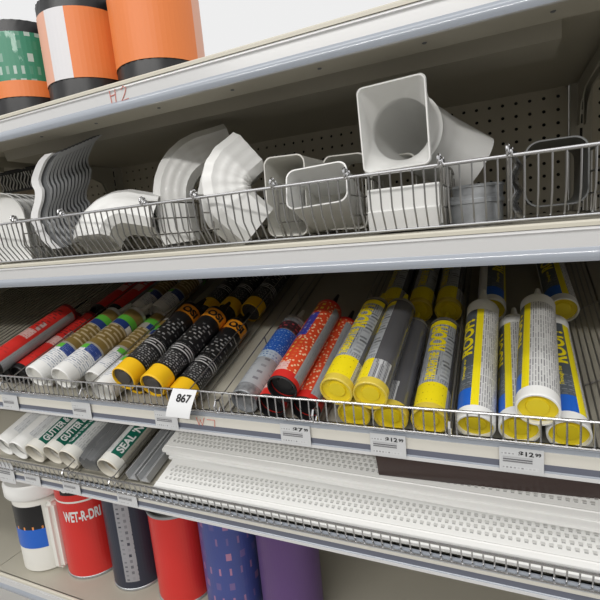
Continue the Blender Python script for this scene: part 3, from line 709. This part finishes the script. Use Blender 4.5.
# ridged white end pieces at far left
def cap_mesh():
    mb = MB(); pr = []
    for k in range(17): a = PI * k / 16; pr.append((.036 * math.cos(a), .06 + .036 * math.sin(a)))
    pr = [(.036, 0)] + pr + [(-.036, 0)]
    rings = [[(x * q, y, z * (q * .5 + .5)) for x, z in pr] for y, q in ((0, 1), (.003, 1.03), (.006, 1), (.012, .97), (.0125, .0), )]
    inn = [[(x * .96, .0012, z * .975) for x, z in pr]]
    mb.rings(rings, WHITE, False, False, closed=True); return mb
cp = None
for k in range(7):
    if cp is None: cp = cap_mesh().build('gutter_end_cap', auto=False, smooth=45); o = cp
    else: o = cp.copy(); COL.objects.link(o)
    o.scale = (1.2, 1.2, 1.35); o.location = (-.875 - .004 * k, .040 + .0185 * k, ZD); o.rotation_euler = (0, 0, R(25))
    tag(o, 'ridged white end cap at far left of the basket, %s from the front' % ORD[k], 'end cap', 'row of white end caps')
# bag with a printed card hanging behind
t = thing('hanging_bag', 'bag of tan parts under a black printed card behind the white end caps', 'bag', (-1.10, .26, 1.39))
mb = MB(); mb.rings([[(x * k, y * k2, z) for x, y in rrect(.15, .03, .012)] for z, k, k2 in ((0, .85, .4), (.02, 1, 1), (.09, 1, .9), (.115, .95, .25))], mat('tan_bag', (.42, .33, .22), .3, coat=.4, noise=.5, nscale=70), True, True); mb.build('bag_body', t)
mb = MB(); mb.box((-.075, -.006, .11), (.075, .006, .165), mat('card_black', (.02, .02, .022), .4)); mb.build('header_card', t)
mb = MB(); rng = random.Random(2)
for k in range(13):
    x = -.07 + k * .0112; mb.rod([(x + .004 * math.sin(q * 1.1 + k), -.0075, .116 + q * .0055) for q in range(8)], .0016, WHINK, 5)
mb.build('card_scrollwork', t)

# ------------------------------------------------------------------ rolls on the top shelf
def mesh_roll(x, y, label, cols, turn):
    t = thing('gutter_guard_roll', label, 'roll', (x, y, Z_TOP + .001), 'black mesh rolls in printed bands'); r = .068
    mb = MB(); seg = 72
    mb.rings([[((r - (.0012 if k % 2 else 0)) * math.cos(2 * PI * k / seg + z * 6), (r - (.0012 if k % 2 else 0)) * math.sin(2 * PI * k / seg + z * 6), z) for k in range(seg)] for z in [i * .0135 for i in range(12)]], BLACK, True, False)
    mb.rings([[((r - .0) * q * math.cos(2 * PI * k / seg + .162 * 5.5), (r - .0) * q * math.sin(2 * PI * k / seg + .1485 * 6), z) for k in range(seg)] for q, z in ((.97, .1485), (.9, .1485), (.35, .147), (.3, .1))], BLACK, False, True)
    mb.build('mesh_coil', t, smooth=30)
    mb = MB(); seg = 60; rr = r + .0008; zs = [.028, .054, .130]
    for i in range(2):
        for k in range(seg):
            a0, a1 = 2 * PI * k / seg, 2 * PI * (k + 1) / seg; q = ((k + .5) * 360 / seg + turn) % 360
            m = cols(i, q); z0, z1 = zs[i], zs[i + 1]
            mb.quad([(rr * math.cos(a0), rr * math.sin(a0), z0), (rr * math.cos(a1), rr * math.sin(a1), z0), (rr * math.cos(a1), rr * math.sin(a1), z1), (rr * math.cos(a0), rr * math.sin(a0), z1)], m, [(a0 * rr, z0), (a1 * rr, z0), (a1 * rr, z1), (a0 * rr, z1)])
    mb.build('paper_band', t)
RORG = mat('roll_orange', (.80, .22, .05), .45); RGRN = print_mat('roll_green', (.02, .22, .12), (.7, .75, .72), .02, .012, False, .35, mortar=.3); RPNK = mat('roll_pink', (.78, .42, .30), .5); RWHT = mat('roll_white', (.75, .74, .76), .5)
mesh_roll(-.775, .075, 'black mesh roll in a green and orange band, at the left', lambda i, q: RORG if i == 0 else RGRN, 0)
mesh_roll(-.628, .075, 'black mesh roll in a white and pink band, between two others', lambda i, q: RPNK if (q < 262 and q > 200) else (RWHT if q < 292 and q >= 262 else RORG), 0)
mesh_roll(-.488, .085, 'black mesh roll in a pink and orange band, rightmost of the three', lambda i, q: RORG if q > 220 else RPNK, 0)

# ------------------------------------------------------------------ bottom shelf pails and cans
def can(name, x, y, r, h, body, label, cat='can', z=None, zones=(), text=(), lid=STEEL):
    t = thing(name, label, cat, (x, y, (Z_BASE if z is None else z) + .001)); mb = MB(); seg = 60
    cuts = sorted({.004, h} | {q[0] for q in zones} | {q[1] for q in zones})
    P = lambda a, z_, rr: (rr * math.sin(a), -rr * math.cos(a), z_)
    for i in range(len(cuts) - 1):
        for k in range(seg):
            a0, a1 = 2 * PI * k / seg - PI, 2 * PI * (k + 1) / seg - PI; am = math.degrees((a0 + a1) / 2); m = body; zm = (cuts[i] + cuts[i + 1]) / 2
            for z0, z1, p, q, mm in zones:
                if z0 <= zm <= z1 and p <= am <= q: m = mm
            mb.quad([P(a0, cuts[i], r), P(a1, cuts[i], r), P(a1, cuts[i + 1], r), P(a0, cuts[i + 1], r)], m, [(a0 * r, cuts[i]), (a1 * r, cuts[i]), (a1 * r, cuts[i + 1]), (a0 * r, cuts[i + 1])])
    mb.build('can_body', t)
    mb = MB(); n = 48
    mb.rings([[P(2 * PI * k / n, z_, rr) for k in range(n)] for z_, rr in ((h - .004, r + .0002), (h - .003, r + .002), (h + .002, r + .002), (h + .003, r - .001), (h - .003, r - .004), (h - .004, r * .8), (h - .003, r * .75), (h - .003, .002))], lid, cap1=True); mb.build('lid', t)
    mb = MB(); mb.rings([[P(2 * PI * k / n, z_, rr) for k in range(n)] for z_, rr in ((0, r - .002), (0, r + .001), (.004, r + .001), (.005, r))], lid, cap0=True); mb.build('base_rim', t)
    for s, z0, hh, p0, p1, m in text:
        mb = MB(); vs, fs = glyphs(s, .03, 0, axis='x'); xs = [v[0] for v in vs]; ys = [v[1] for v in vs]; xa, xb, ya, yb = min(xs), max(xs), min(ys), max(ys)
        for a, b in vs: mb.v.append(Vector(P(R(p0 + (a - xa) / (xb - xa) * (p1 - p0)), z0 + (b - ya) / (yb - ya) * hh, r + .0006)))
        for f in fs: mb.face(f, m)
        mb.build('can_lettering', t, smooth=0)
    return t
can('sealer_can', -.865, .105, .062, .250, RED, 'red can with white lettering and black oval, behind the lower shelf edge', zones=((.196, .224, 2, 82, BLACK), (.178, .182, -180, 180, WHITE2)), text=(('Gardner', .203, .014, 4, 64, WHINK), ('WET-R-DRI', .135, .024, 0, 72, WHINK)))
can('navy_can', -.735, .105, .055, .235, mat('navy_can', (.025, .03, .05), .4), 'dark navy can right of the red lettered can', zones=((.02, .22, 10, 40, print_mat('navy_can_print', (.3, .3, .32), (.03, .03, .05), .012, .01, True, 0.)),))
can('red_can', -.612, .105, .055, .190, RED, 'plain red can right of the dark navy can')
can('blue_can', -.490, .105, .055, .225, mat('blue_can', (.05, .07, .22), .4), 'blue can right of the plain red can', zones=((.03, .21, -60, 90, print_mat('blue_can_print', (.05, .07, .25), (.45, .2, .3), .03, .02, False, .1)),))
can('violet_can', -.365, .105, .055, .225, mat('violet_can', (.10, .05, .16), .4), 'dull violet can right of the blue can')
# brass-lidded tin in front of the navy can
t = thing('brass_tin', 'small tin with round brass lid lying on the plain red can, facing out', 'tin', (-.601, .075, .854)); mb = MB()
mb.lathe([(0, .017), (.003, .018), (.05, .018)], mat('tin_body', (.1, .09, .08), .4), 30, False, True); mb.build('tin_body', t)
mb = MB(); mb.lathe([(0, .017), (-.003, .0165), (-.004, .013), (-.002, .012), (-.002, .006), (-.005, .005), (-.005, .0005)], mat('brass', (.55, .42, .22), .35, .8), 30, False, True); mb.build('tin_lid', t)
# white pail with wide lid
t = thing('white_pail', 'white jug with wide lid, black label and side handle, at the far left bottom', 'jug', (-.985, .085, Z_BASE + .001)); mb = MB(); n = 48
mb.rings([[(rr * math.sin(2 * PI * k / n), -rr * math.cos(2 * PI * k / n), z) for k in range(n)] for z, rr in ((0, .058), (.004, .062), (.165, .062), (.178, .056))], WHITE2, True, True); mb.build('jug_body', t)
mb = MB(); mb.rings([[(rr * math.sin(2 * PI * k / n), -rr * math.cos(2 * PI * k / n), z) for k in range(n)] for z, rr in ((.176, .055), (.178, .070), (.183, .073), (.206, .073), (.212, .069), (.213, .02))], WHITE, True, True); mb.build('lid', t)
mb = MB()
for k in range(24):
    a0, a1 = R(-70 + k * 5), R(-65 + k * 5); r = .0626
    for z0, z1, m in ((.06, .105, BLUE), (.105, .128, print_mat('jug_script', (.01, .01, .012), (.8, .3, .08), .03, .02, False, -.2)), (.128, .16, BLACK)):
        mb.quad([(r * math.sin(a0), -r * math.cos(a0), z0), (r * math.sin(a1), -r * math.cos(a1), z0), (r * math.sin(a1), -r * math.cos(a1), z1), (r * math.sin(a0), -r * math.cos(a0), z1)], m, [(a0 * r, z0), (a1 * r, z0), (a1 * r, z1), (a0 * r, z1)])
mb.build('jug_label', t)
mb = MB(); mb.box((.058, -.045, .01), (.085, -.015, .17), WHITE2, .008); mb.build('handle', t)

# ------------------------------------------------------------------ price tags and marks
def price_tag(x, z, w_, h_, label, price=None, yaw=0, big=False):
    t = thing('price_tag', label, 'price tag', (x, -.0045, z), 'shelf price tags'); mb = MB()
    mb.box((-w_ / 2, -.0006, -h_ / 2), (w_ / 2, 0, h_ / 2), mat('tag_paper', (.58, .59, .60), .35, coat=.3)); mb.build('tag_card', t, smooth=0)
    p = MB(); y = -.0009
    p.quad([(-w_ * .42, y, -h_ * .10), (w_ * .25, y, -h_ * .10), (w_ * .25, y, h_ * .14), (-w_ * .42, y, h_ * .14)], PR_BAR, [(0, 0), (.0, .03), (.005, .03), (.005, 0)])
    p.quad([(-w_ * .45, y, h_ * .20), (-w_ * .12, y, h_ * .20), (-w_ * .12, y, h_ * .32), (-w_ * .45, y, h_ * .32)], PR_TAG, [(0, 0), (w_ * .33, 0), (w_ * .33, .003), (0, .003)])
    p.quad([(-w_ * .42, y, -h_ * .38), (w_ * .40, y, -h_ * .38), (w_ * .40, y, -h_ * .24), (-w_ * .42, y, -h_ * .24)], PR_TAG, [(0, 0), (w_ * .8, 0), (w_ * .8, .003), (0, .003)])
    p.build('tag_print', t, smooth=0)
    if price:
        q = MB(); write_flat(q, price[0], (-w_ * .06, y, h_ * .17), (1, 0, 0), (0, 0, 1), w_ * .34, h_ * .22, INK, .03)
        write_flat(q, price[1], (w_ * .31, y, h_ * .22), (1, 0, 0), (0, 0, 1), w_ * .13, h_ * .15, INK, .03); q.build('price_lettering', t, smooth=0)
for x, lb, pr in ((-.888, 'price tag on the caulk shelf edge under the red tube', None), (-.692, 'price tag on the caulk shelf edge under the gold labelled tubes', None), (-.501, 'price tag on the caulk shelf edge behind the hanging white tag', None),
              (-.272, 'price tag on the caulk shelf edge under the dotted red tubes', ('$7', '99')), (-.141, 'price tag reading $12.99 under the yellow labelled tubes', ('$12', '99')), (.013, 'price tag reading $12.99 under the white roof tubes', ('$12', '99'))):
    price_tag(x, 1.0628, .046, .030, lb, pr)
for x, lb in ((-.868, 'price tag on the lower shelf edge above the red can'), (-.757, 'price tag on the lower shelf edge under the grey film pack'), (-.617, 'price tag on the lower shelf edge under the green seal tube')):
    price_tag(x, .903, .046, .026, lb)
price_tag(-.948, .905, .050, .046, 'larger price tag on the lower shelf edge at the far left', None)
# hanging numbered tag
t = thing('paper_tag', 'white paper tag marked 867 hanging over the wire fence', 'tag', (-.449, -.0098, 1.121)); mb = MB()
rg = []
for k in range(9):
    q = k / 8; z = -.042 * q; y = -.001 - .012 * math.sin(q * 1.6); rg.append([(-.023 - .012 * q, y, z), (.023 - .012 * q, y - .001, z), (.023 - .012 * q, y - .0016, z), (-.023 - .012 * q, y - .0006, z)])
mb.rings(rg, PAPER, True, True); mb.build('tag_paper_sheet', t)
mb = MB(); write_flat(mb, '867', (-.0145, -.0068, -.018), (1, 0, -.02), (.2, .2, 1), .027, .012, INK, .03)
for v in mb.v: v.y = -.0028 - .012 * math.sin(min(1, max(0, -v.z / .042)) * 1.6)
mb.build('tag_number', t, smooth=0)
mb = MB(); mb.quad([(-.020, -.0093, -.0275), (.012, -.0096, -.0275), (.012, -.0090, -.0255), (-.020, -.0087, -.0255)], PR_TAG, [(0, 0), (.03, 0), (.03, .002), (0, .002)]); mb.build('tag_small_print', t, smooth=0)
# red marker writing
def strokes(name, lines, o, label, y):
    mb = MB()
    for ln in lines: mb.rod([(o[0] + a, y, o[1] + b) for a, b in ln], .0006, REDINK, 5)
    return tag(mb.build(name), label, 'marking')
strokes('marker_writing', [[(0, .018), (.002, .0)], [(.002, .010), (.010, .011)], [(.011, .018), (.010, 0)], [(.022, .015), (.027, .019), (.032, .015), (.028, .008), (.021, .0), (.034, .001)]], (-.520, 1.551), 'faint red handwritten H2 on the top shelf lip', -.0020)
strokes('marker_writing', [[(0, .013), (.004, 0), (.007, .010), (.010, 0), (.015, .013)], [(.020, .011), (.034, .011), (.033, .0)]], (-.443, 1.059), 'red handwritten W7 on the caulk shelf price strip', -.0020)
# tub on the next bay
t = thing('orange_tub', 'orange tub on the next bay at the right edge', 'tub', (.26, .33, 1.19)); mb = MB(); n = 40
mb.rings([[(rr * math.cos(2 * PI * k / n), rr * math.sin(2 * PI * k / n), z) for k in range(n)] for z, rr in ((0, .040), (.004, .042), (.075, .045))], mat('tub_orange', (.75, .38, .10), .4), True, True); mb.build('tub_body', t)
mb = MB(); mb.rings([[(rr * math.cos(2 * PI * k / n), rr * math.sin(2 * PI * k / n), z) for k in range(n)] for z, rr in ((.074, .047), (.084, .047), (.086, .044))], WHITE, True, True); mb.build('lid', t)
